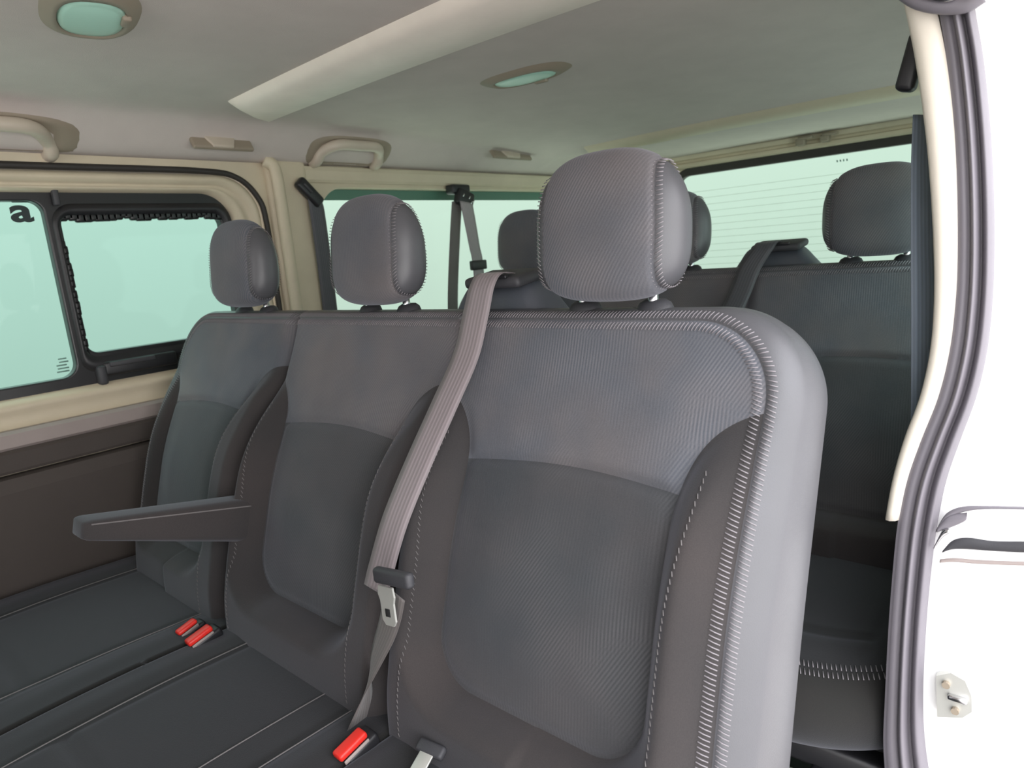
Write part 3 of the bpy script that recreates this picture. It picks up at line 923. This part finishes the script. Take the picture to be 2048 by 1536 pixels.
def hook(y, w, z, label):
    t = empty('coat_hook', (-1.62, y, z)); tag(t, label, 'hook', 'folding coat hooks on the headliner edge')
    x0 = sx_(z, y); tl = rot('Y', math.radians(-35))
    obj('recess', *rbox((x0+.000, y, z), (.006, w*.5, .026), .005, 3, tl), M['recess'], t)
    def pw(v):
        v = v.copy(); k = sstep(.0, .016, -v[:, 2]); v[:, 1] *= 1-.35*k; return v
    obj('flap', *rbox((x0+.008, y-.004, z-.002), (.005, w*.27, .019), .005, 4, tl, pw), M['handle'], t)
hook(.835, .150, 1.410, 'beige coat hook above the corner of the sliding window')
hook(1.840, .20, 1.424, 'beige coat hook towards the tailgate, right of the rear grab handle')

# ------------------------------------------------------------------ tailgate
def ony(y): return lambda a, b, h: (a, y+h, b)
tg = plate('wall_back', [(-1.72, .02), (-.02, .02), (-.02, 1.50), (-1.72, 1.50)], [rrect(-1.372, -.38+.2, .80, 1.362, .07, 10)], .02, M['beige'], None, ony(2.73), .004, 2); tag(tg, kind=TR)
def stripx(name, prof, x0, x1, mat):
    m = len(prof); V = [(x, y, z) for x in (x0, x1) for y, z in prof]
    F = [[i, (i+1) % m, m+(i+1) % m, m+i] for i in range(m)]+[list(range(m)), list(range(m, 2*m))[::-1]]
    return obj(name, V, F, mat, None, False)
t11 = stripx('trim_11', [(2.72, 1.368), (2.69, 1.370), (2.682, 1.376), (2.684, 1.388), (2.698, 1.392), (2.698, 1.400), (2.686, 1.404), (2.684, 1.420), (2.70, 1.43), (2.72, 1.43)], -1.62, -.08, M['beige']); tag(t11, kind=TR)
w3 = empty('window_3', (-.86, 2.72, .80)); tag(w3, kind=TR)
plate('gasket', rrect(-1.376, -.176, .796, 1.368, .075, 10), [rrect(-1.355, -.197, .815, 1.343, .05, 10)], .012, M['drubber'], w3, ony(2.712), .003, 2)
plate('pane', rrect(-1.38, -.17, .79, 1.37, .07), [], .002, M['glass_r'], w3, ony(2.735))
mb = MB()
for z in np.arange(.86, 1.295, .0275): mb.add(*rbox((-.776, 2.731, z), (.565, .0003, .0005), .0002, 1))
mb.build('heater_wires', M['wire'], w3)
mb = MB()
for i in range(4): mb.add(*rbox((-.735+i*.011, 2.730, 1.318), (.0022, .0006, .004), .0003, 1, rot('Y', random.uniform(-.3, .3))))
mb.build('glass_mark', M['print'], w3)
for x in (-.845, -.760):
    h_ = MB(); h_.add(*rbox((x, 2.672, 1.398), (.016, .016, .012), .005, 2)); h_.add(*rbox((x+.02, 2.66, 1.410), (.026, .010, .005), .003, 2))
    o = h_.build('gate_hinge', M['recess'])
    tag(o, 'small tailgate hinge bracket, %s of the pair over the rear window' % ('left' if x < -.8 else 'right'), 'hinge', 'tailgate hinges')

# floor
fl = obj('floor', *rbox((-.86, .76, -.02), (.84, 1.96, .02), .0, 1), M['carpet'], None, False); tag(fl, kind=TR)
for x in (-.62, -.40):
    o = obj('seat_rail', *rbox((x, .90, .006), (.014, .32, .006), .003, 2), M['chrome'])
    tag(o, 'steel seat rail on the dark floor, %s one between the benches' % ('left' if x < -.5 else 'right'), 'rail', 'floor rails')

# ------------------------------------------------------------------ door-side pillar and outside paint
# outline of the rear door opening, measured as positions on the pillar (y = .85)
py_ = [-120, 20, 120, 260, 400, 540, 640, 720, 800, 880, 960, 1040, 1130, 1260, 1400, 1500, 1600, 1700]
seal_r = [1928, 1950, 1967, 1981, 1988, 1988, 1982, 1971, 1951, 1921, 1893, 1876, 1863, 1851, 1845, 1850, 1868, 1900]
seal_l = [1850, 1876, 1892, 1906, 1912, 1912, 1905, 1893, 1872, 1840, 1812, 1795, 1785, 1775, 1768, 1765, 1775, 1795]
trim_l = [1778, 1808, 1828, 1848, 1860, 1866, 1864, 1855, 1836, 1806, 1783, 1768]
YP = .85
A = smooth_path([pil_pt(a, b, YP) for a, b in zip(seal_l, py_)], 5)
Bp = smooth_path([pil_pt(a, b, YP) for a, b in zip(seal_r, py_)], 5)
def lofted(name, A, Bp, prof, mat, parent=None):
    """prof: list of (s across A->B, dy)"""
    V = []; F = []; k = len(prof)
    for a, b in zip(A, Bp):
        for s, dy in prof: V.append(a*(1-s)+b*s+np.array([0, dy, 0]))
    for i in range(len(A)-1):
        for j in range(k): F.append([i*k+j, i*k+(j+1) % k, (i+1)*k+(j+1) % k, (i+1)*k+j])
    F.append(list(range(k))); F.append([(len(A)-1)*k+j for j in range(k)][::-1])
    return obj(name, V, F, mat, parent)
seal = empty('door_seal', (-.10, .85, .2)); tag(seal, 'grey double-lipped rubber seal running down the rear edge of the side door opening', 'seal')
bulb = [(.0, .02), (.0, .004)]+[(.02+.34*t, .004-.004*math.sin(t*PI)) for t in np.linspace(0, 1, 6)]+\
       [(.36+.26*t, .004-.012*math.sin(t*PI)**.7) for t in np.linspace(0, 1, 9)[1:]]+[(.66, .008)]+\
       [(.68+.31*t, .006-.012*math.sin(t*PI)**.7) for t in np.linspace(0, 1, 9)]+[(1.0, .02)]
lofted('lip', A, Bp, bulb, M['rubber'], seal)
# cream pillar trim alongside the seal, ends low on the pillar
nT = len(trim_l)
A2 = smooth_path([pil_pt(a, b, YP+.004) for a, b in zip(trim_l, py_)], 5)
B2 = smooth_path([pil_pt(a+3, b, YP+.004) for a, b in zip([min(s, t+62-4.2*max(0, i-3)) for i, (s, t) in enumerate(zip(seal_l, trim_l))], py_)], 5)
pt = lofted('trim_12', A2, B2, [(0, .02), (0, .006), (.1, .0), (.4, -.004), (.8, -.004), (1, 0.), (1, .02)], M['ivory']); tag(pt, kind=TR)
# dark inner pillar lining below/behind the trim
# white painted shut face
nP = len(py_)
C3 = smooth_path([pil_pt(2044+0*b, b, YP+.02) for b in py_], 5)
B3 = smooth_path([pil_pt(a-8, b, YP+.006) for a, b in zip(seal_r, py_)], 5)
V = []; F = []
for b, c in zip(B3, C3):
    c = c.copy()
    for q in (b, b*.85+c*.15+np.array([0, .000, 0]), (b+c)/2+np.array([0, .002, 0]), c+np.array([0, -.006, 0]), c+np.array([.006, .002, 0]), c+np.array([.010, .05, 0]), c+np.array([.004, .06, 0]), b+np.array([0, .035, 0]), b+np.array([0, .02, 0])): V.append(q)
k = 9
for i in range(len(B3)-1):
    for j in range(k): F.append([i*k+j, i*k+(j+1) % k, (i+1)*k+(j+1) % k, (i+1)*k+j])
wr = obj('trim_17', V, F, M['paint']); tag(wr, kind=TR)
w_r = plate('wall_right', [(.90, .02), (2.72, .02), (2.72, 1.46), (.90, 1.46)], [rrect(1.12, 2.50, .86, 1.31, .09, 10)], .010, M['beige'], None, onwall(-.030), .003, 2); tag(w_r, kind=TR)
w4 = plate('window_4', rrect(1.10, 2.52, .84, 1.33, .07), [], .002, M['glass_n'], None, onwall(-.018)); tag(w4, kind=TR)  # unseen pane; tint set to steer light colour on the rear bench
# inner lining behind the pillar on the door side
lin_o = strip('trim_13', [(-.062, .02), (-.045, .02), (-.045, .86), (-.062, .86)], .95, 2.70, M['doortrim']); tag(lin_o, kind=TR)
lin_p = strip('trim_14', [(-.10, 1.33), (-.05, 1.33), (-.05, 1.46), (-.10, 1.40)], -1.2, 2.70, M['beige']); tag(lin_p, kind=TR)

def pbox(px0, px1, py0, py1, y, hy, r=.004, seg=3):
    a = pil_pt(px0, py0, y); b = pil_pt(px1, py1, y); c = (a+b)/2
    return rbox(c, (abs(a[0]-b[0])/2, hy, abs(a[2]-b[2])/2), r, seg)
# sliding door rail and its black strips across the white panel
rl = empty('door_rail', tuple(pil_pt(1960, 1080, YP))); tag(rl, 'sliding door guide rail with black strips crossing the white pillar face', 'rail')
def pstrip(name, pts, wid, y, mat, parent, hy=.003):
    P = smooth_path([pil_pt(a, b, y) for a, b in pts], 6)
    w = smooth_path([(x, 0, 0) for x in wid], 6)[:, 0]
    v, f = tube(P, 1.0, 8, flat=(1, 1), up=(0, 1, 0))
    V = []; k = 8
    for i, p in enumerate(P):
        for j in range(k):
            a = 2*PI*j/k; V.append(p+np.array([0, hy*math.cos(a), w[i]*math.sin(a)]))
    return obj(name, V, f, mat, parent)
pstrip('upper_strip', [(1872, 1062), (1892, 1034), (1925, 1019), (1975, 1015), (2046, 1016), (2100, 1017)], [.0016, .004, .0035, .0016, .0014, .0014], .846, M['rubber'], rl)
pstrip('bracket_end', [(1874, 1060), (1896, 1044), (1930, 1034), (1934, 1028)], [.003, .008, .005, .002], .844, M['rubber'], rl)
pstrip('lower_strip', [(1885, 1103), (1905, 1090), (1935, 1087), (1985, 1092), (2046, 1094), (2100, 1094)], [.001, .0055, .007, .006, .0065, .0065], .846, M['darkpl'], rl)
pstrip('rail_lip', [(1880, 1122), (1910, 1120), (1960, 1124), (2046, 1127), (2100, 1128)], [.002, .0022, .0022, .0022, .0022], .845, M['beige2'], rl)
pstrip('roller', [(1868, 1095), (1885, 1068), (1898, 1062)], [.002, .005, .003], .842, M['chrome'], rl)
# striker plate
st = empty('door_striker', tuple(pil_pt(1908, 1390, YP))); tag(st, 'small steel striker plate low on the white pillar face', 'striker')
o2 = [pil_pt(a, b, .845) for a, b in ((1872, 1352), (1902, 1346), (1930, 1362), (1943, 1392), (1944, 1424), (1925, 1436), (1874, 1434))]
V = [p for p in o2]+[p+np.array([0, .008, 0]) for p in o2]; m = len(o2)
obj('plate', V, [list(range(m)), list(range(m, 2*m))]+[[i, (i+1) % m, m+(i+1) % m, m+i] for i in range(m)], M['zinc'], st, False)
for a, b in ((1892, 1370), (1910, 1422)):
    p = pil_pt(a, b, .842); v, f = tube([p+np.array([0, .004, 0]), p+np.array([0, -.002, 0])], .0042, 12); obj('bolt', v, f, M['recess'], st, False)
p = pil_pt(1915, 1398, .842); obj('catch', *rbox(p, (.010, .004, .003), .002, 2), M['chrome'], st)
# end of the upper door track
tk = empty('upper_track', tuple(pil_pt(1900, 5, .82))); tag(tk, 'grey end of the upper door track above the pillar trim', 'track')
mb = MB()
P = smooth_path([pil_pt(a, b, .835) for a, b in ((1800, -20), (1835, 2), (1880, 12), (1930, 10), (1965, -10))], 6)
v, f = tube(P, .0075, 10); mb.add(v, f); mb.build('track_end', M['rubber'], tk)
P = smooth_path([pil_pt(a, b, .825) for a, b in ((1855, -8), (1890, -2), (1915, -8))], 6); v, f = tube(P, .003, 8); obj('roller_arm', v, f, M['chrome'], tk)

# ------------------------------------------------------------------ belts
near_b, mid_b = Back(XC[0]-.002, .452, .02, .105, False, True), Back(XC[1], .444, .02, .02, False, False)
# belt of the middle place, from the outlet to the cushion
sb = empty('seat_belt', (-.63, .66, 1.0)); tag(sb, 'long grey lap-and-shoulder belt hanging diagonally over the nearer bench', 'belt', 'seat belts')
hw = .0235
def bp(x, v, n): return seat_p(x, v, n)
def w2v(a, tilt=0): return np.array([math.cos(a)*hw, 0, -math.sin(a)*hw])
pts = []
pts.append((np.array([-.624, .706, 1.068]), np.array([hw, 0, 0])))
pts.append((np.array([-.624, .680, 1.070]), np.array([hw, 0, 0])))
pts.append((np.array([-.626, .664, 1.055]), np.array([hw, 0, 0])))
for x, v, n in ((-.634, .588, .018), (-.638, .53, .024), (-.640, .46, .052), (-.643, .39, .080), (-.655, .31, .100), (-.666, .245, .105), (-.671, .214, .106)):
    pts.append((bp(x, v, n), np.array([hw, 0, 0])+.12*hw*np.array([0, 0, -1.])))
ribbon('webbing', pts, M['belt'], sb)
# tongue: dark moulded grip and steel blade
ty = .438
tq = pil_pt(787, 1160, ty); e1 = pil_pt(834, 1172, ty)-pil_pt(741, 1152, ty); e1 = e1/np.linalg.norm(e1)
e2 = pil_pt(770, 1235, ty-.004)-pil_pt(785, 1165, ty); e2 = e2-(e2 @ e1)*e1; e2 /= np.linalg.norm(e2); e3 = np.cross(e1, e2)
R = np.stack([e1, e3, -e2], 1)
if np.linalg.det(R) < 0: R[:, 1] *= -1
def pwt(v):
    v = v.copy(); v[:, 2] += .004*np.clip(np.abs(v[:, 0])/.03, 0, 1)**2; v[:, 2] *= 1-.25*np.clip(np.abs(v[:, 0])/.034, 0, 1); return v
tng = obj('belt_tongue', *rbox(tq, (.0345, .0065, .0125), .006, 4, R, pwt), M['darkpl'], sb)
blade_c = pil_pt(776, 1212, ty-.002)
Vb = np.array([(-.013, 0, .024), (.014, 0, .024), (.0155, 0, .012), (.0125, 0, .004), (.0125, 0, -.018), (.008, 0, -.024), (-.007, 0, -.024), (-.0125, 0, -.018), (-.0125, 0, .006), (-.0155, 0, .014)])
Vs = np.vstack([Vb+np.array([0, -.0013, 0]), Vb+np.array([0, .0013, 0])]) @ R.T+blade_c
m = len(Vb); obj('blade', Vs, [list(range(m)), list(range(m, 2*m))[::-1]]+[[i, (i+1) % m, m+(i+1) % m, m+i] for i in range(m)], M['zinc'], tng, False)
sl = R @ np.array([0, 0, -.008])
for sg in (-1, 1):
    so = obj('blade_slot', *rbox(blade_c+sl+R @ np.array([0, sg*.0016, 0]), (.0045, .0006, .005), .0005, 1, R), M['groove'], tng)
# lower strap: half a twist on its way down to the cushion
lw = []
for px, py, y, ang, k in ((788, 1185, .452, -6, .95), (782, 1225, .450, -10, .95), (772, 1262, .448, -14, .92), (757, 1300, .445, -22, .9), (744, 1335, .440, -34, .9), (735, 1370, .436, -52, .9), (727, 1410, .432, -72, .95), (720, 1450, .432, -88, 1.0), (717, 1480, .432, -92, 1.0)):
    an = math.radians(ang); lw.append((pil_pt(px, py, y), np.array([math.cos(an), math.sin(an), -.15*math.cos(an)])*hw*k))
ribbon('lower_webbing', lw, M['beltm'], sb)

# buckles lying at the joint of cushion and backrest
def buckle(c, ang, tilt, label, sc=1.0):
    t = empty('belt_buckle', c); tag(t, label, 'buckle', 'red belt buckles on the bench')
    R = rot('Z', ang) @ rot('X', tilt)
    c = np.array(c)
    obj('housing', *rbox(c+R @ np.array([0, .008, -.010]), (.015*sc, .024*sc, .009*sc), .005, 3, R), M['blackpl'], t)
    obj('release_button', *rbox(c+R @ np.array([0, 0, .003]), (.0095*sc, .0215*sc, .0050*sc), .0035, 3, R), M['red'], t)
    obj('slot_edge', *rbox(c+R @ np.array([.0125*sc, 0, -.002]), (.0012, .019*sc, .003), .0008, 1, R), M['beige2'], t)
buckle(tuple(zpt(702, 1492, .509)), math.radians(-2), math.radians(14), 'red belt buckle at the foot of the hanging belt')
buckle(tuple(zpt(399, 1273, .509)), math.radians(0), math.radians(14), 'nearer red buckle of the pair in front of the middle backrest')
buckle(tuple(zpt(374, 1256, .507)), math.radians(3), math.radians(14), 'farther, slimmer red buckle of the pair in front of the middle backrest', .82)
# loose tongue on the near cushion
LT = zpt(846, 1528, .517); lt = empty('loose_belt_tongue', tuple(LT)); tag(lt, 'bare steel belt tongue lying on the near cushion at the lower photo edge', 'belt tongue')
R = rot('Z', math.radians(8)) @ rot('X', math.radians(25))
obj('blade', *rbox(LT+np.array([0, -.006, 0]), (.010, .020, .0013), .001, 2, R), M['zinc'], lt)
obj('grip', *rbox(LT+np.array([-.002, .016, .008]), (.020, .008, .005), .004, 3, R), M['darkpl'], lt)

# belt on the B pillar
pb = empty('seat_belt', (-1.64, 1.08, 1.3)); tag(pb, 'dark belt hanging from a black slanted guide on the beige pillar', 'belt', 'seat belts')
obj('height_guide', *rbox((-1.622, 1.075, 1.296), (.012, .043, .017), .008, 3, rot('X', math.radians(-46))), M['blackpl'], pb)
obj('guide_slot', *rbox((-1.608, 1.064, 1.306), (.003, .016, .003), .002, 2, rot('X', math.radians(-46))), M['darkpl'], pb)
ribbon('webbing', [(np.array([-1.620, 1.088, 1.285]), np.array([0, .022, -.012])), (np.array([-1.622, 1.092, 1.24]), np.array([0, .0235, 0])), (np.array([-1.626, 1.095, 1.10]), np.array([0, .0235, 0])), (np.array([-1.630, 1.095, .90]), np.array([0, .0235, 0])), (np.array([-1.630, 1.095, .75]), np.array([0, .0235, 0]))], M['beltd'], pb)
# belt for the rear bench hanging in front of the long window: two strands
cb = empty('seat_belt', (-1.62, 1.68, 1.3)); tag(cb, 'two-strand grey belt hanging from a black anchor in front of the long side window', 'belt', 'seat belts')
obj('anchor', *rbox((-1.640, 1.665, 1.312), (.020, .042, .016), .008, 3), M['blackpl'], cb)
obj('loop_guide', *rbox((-1.622, 1.672, 1.280), (.014, .038, .028), .009, 3, rot('X', math.radians(-20))), M['blackpl'], cb)
mb = MB()
for y, z in ((1.655, 1.290), (1.682, 1.282), (1.700, 1.270), (1.690, 1.266)): mb.add(*rbox((-1.606, y, z), (.002, .006, .0025), .001, 1, rot('X', math.radians(50))))
mb.build('guide_screws', M['chrome'], cb)
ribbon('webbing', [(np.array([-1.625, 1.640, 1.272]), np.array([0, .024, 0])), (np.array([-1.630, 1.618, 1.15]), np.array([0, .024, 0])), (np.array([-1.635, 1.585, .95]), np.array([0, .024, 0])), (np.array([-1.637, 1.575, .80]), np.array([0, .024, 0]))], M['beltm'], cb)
ribbon('shoulder_webbing', [(np.array([-1.606, 1.664, 1.268]), np.array([0, .030, -.004])), (np.array([-1.60, 1.668, 1.20]), np.array([0, .028, 0])), (np.array([-1.59, 1.668, 1.12]), np.array([0, .026, 0])), (np.array([-1.58, 1.666, 1.06]), np.array([0, .026, 0])), (np.array([-1.58, 1.664, .88]), np.array([0, .026, 0]))], M['beltl'], cb)
obj('keeper', *rbox((-1.580, 1.668, 1.058), (.008, .036, .016), .004, 2), M['blackpl'], cb)
# rear middle belt
rb = empty('seat_belt', (-.55, 1.45, 1.0)); tag(rb, 'black belt coming out of the rear bench shoulder outlet', 'belt', 'seat belts')
dx = np.array([.112-.015, .777, 0])
pr = [(p+dx, w*1.0) for p, w in pts[:6]]
pr = [(np.array([-.624, .706, 1.068])+dx, np.array([hw, 0, 0])), (np.array([-.626, .680, 1.070])+dx, np.array([hw, 0, 0])), (np.array([-.632, .664, 1.055])+dx, np.array([hw, 0, 0]))]
for x, v, n in ((-.655, .588, .018), (-.670, .53, .024), (-.682, .46, .052), (-.69, .39, .082), (-.70, .31, .102)): pr.append((bp(x, v, n)+dx, np.array([hw, 0, -.003])))
ribbon('webbing', pr, M['beltd'], rb)
# belt by the door-side pillar
db = empty('seat_belt', (-.16, .95, 1.2)); tag(db, 'blue-grey belt hanging straight down beside the cream pillar trim', 'belt', 'seat belts')
def q(px, py, y): return pil_pt(px, py, y)
pp = []
for (xl, xr, yy) in ((1834, 1868, 230), (1830, 1872, 330), (1829, 1876, 480), (1829, 1880, 640), (1829, 1872, 800), (1828, 1850, 900), (1826, 1840, 980)):
    a, b = q(xl, yy, .93), q(xr, yy, .93); c = (a+b)/2; hx = abs(b[0]-a[0])/2
    pp.append((c, np.array([hx, math.sqrt(max(0, .0235**2-hx**2)), 0])))
ribbon('webbing', pp, M['beltb'], db)
obj('belt_guide', *rbox(q(1826, 125, .90), (.010, .012, .030), .006, 3, rot('Y', math.radians(14))), M['blackpl'], db)

# ------------------------------------------------------------------ outside ground
gr = obj('ground', *rbox((-.8, .8, -.42), (4.2, 4.2, .02), .0, 1), M['concrete'], None, False); tag(gr, kind=TR)
# unseen solid block added to cut low light, in place of front seats
wf = obj('front_light_block', *rbox((-.86, -.52, .53), (.80, .05, .53), .04, 3), M['doortrim']); tag(wf, kind=TR)
fp = obj('side_light_block', *rbox((-.03, -.85, .72), (.03, .42, .72), .02, 2), M['beige']); tag(fp, kind=TR)  # unseen front door and pillar block, added to cut side light

# ------------------------------------------------------------------ light
W = bpy.data.worlds.new('overcast daylight'); S.world = W; W.use_nodes = True
nt = W.node_tree; nt.nodes.clear()
out = nt.nodes.new('ShaderNodeOutputWorld'); bg = nt.nodes.new('ShaderNodeBackground')
nt.links.new(bg.outputs[0], out.inputs[0])
tc = nt.nodes.new('ShaderNodeTexCoord'); sx = nt.nodes.new('ShaderNodeSeparateXYZ'); nt.links.new(tc.outputs['Generated'], sx.inputs[0])
# brighter open sky on the door side, a dimmer covered yard on the other sides
dotn = nt.nodes.new('ShaderNodeVectorMath'); dotn.operation = 'DOT_PRODUCT'; dotn.inputs[1].default_value = (.86, -.5, .1)
nt.links.new(tc.outputs['Generated'], dotn.inputs[0])
k1 = nt.nodes.new('ShaderNodeMapRange'); k1.interpolation_type = 'SMOOTHSTEP'
for i, v_ in ((1, 0.15), (2, .85), (3, 0.0), (4, 3.6)): k1.inputs[i].default_value = v_
nt.links.new(dotn.outputs['Value'], k1.inputs[0])
k2 = nt.nodes.new('ShaderNodeMapRange')
for i, v_ in ((1, -.20), (2, .14), (3, .72), (4, .98)): k2.inputs[i].default_value = v_
nt.links.new(sx.outputs[2], k2.inputs[0])
k3 = nt.nodes.new('ShaderNodeMapRange'); k3.interpolation_type = 'SMOOTHSTEP'
for i, v_ in ((1, .16), (2, .75), (3, 0.0), (4, 2.6)): k3.inputs[i].default_value = v_
nt.links.new(sx.outputs[2], k3.inputs[0])
a1 = nt.nodes.new('ShaderNodeMath'); a1.operation = 'ADD'; nt.links.new(k1.outputs[0], a1.inputs[0]); nt.links.new(k2.outputs[0], a1.inputs[1])
a2 = nt.nodes.new('ShaderNodeMath'); a2.operation = 'ADD'; nt.links.new(a1.outputs[0], a2.inputs[0]); nt.links.new(k3.outputs[0], a2.inputs[1])
nt.links.new(a2.outputs[0], bg.inputs[1])
mixc = nt.nodes.new('ShaderNodeMix'); mixc.data_type = 'RGBA'; nt.links.new(k3.outputs[0], mixc.inputs[0])
mixc.inputs[6].default_value = (1.0, .985, .975, 1); mixc.inputs[7].default_value = (.97, .98, 1.02, 1)
nt.links.new(mixc.outputs[2], bg.inputs[0])

# ------------------------------------------------------------------ camera
cam = bpy.data.cameras.new('camera'); co = bpy.data.objects.new('camera', cam); C.objects.link(co)
cam.sensor_fit = 'HORIZONTAL'; cam.sensor_width = 36; cam.lens = 1331/2048*36; cam.clip_start = .01
R4 = Matrix([[CAMR[r][0], -CAMR[r][1], -CAMR[r][2]] for r in range(3)]).to_4x4()
co.matrix_world = Matrix.Translation((0, 0, H)) @ R4
S.camera = co
cam.dof.use_dof = True; cam.dof.focus_distance = .90; cam.dof.aperture_fstop = 8.0
S.view_settings.view_transform = 'Standard'; S.view_settings.look = 'None'
S.view_settings.gamma = 1; S.view_settings.use_curve_mapping = False; S.view_settings.exposure = 0.0
S.cycles.use_denoising = True
S.cycles.max_bounces = 10; S.cycles.diffuse_bounces = 6; S.cycles.transparent_max_bounces = 24
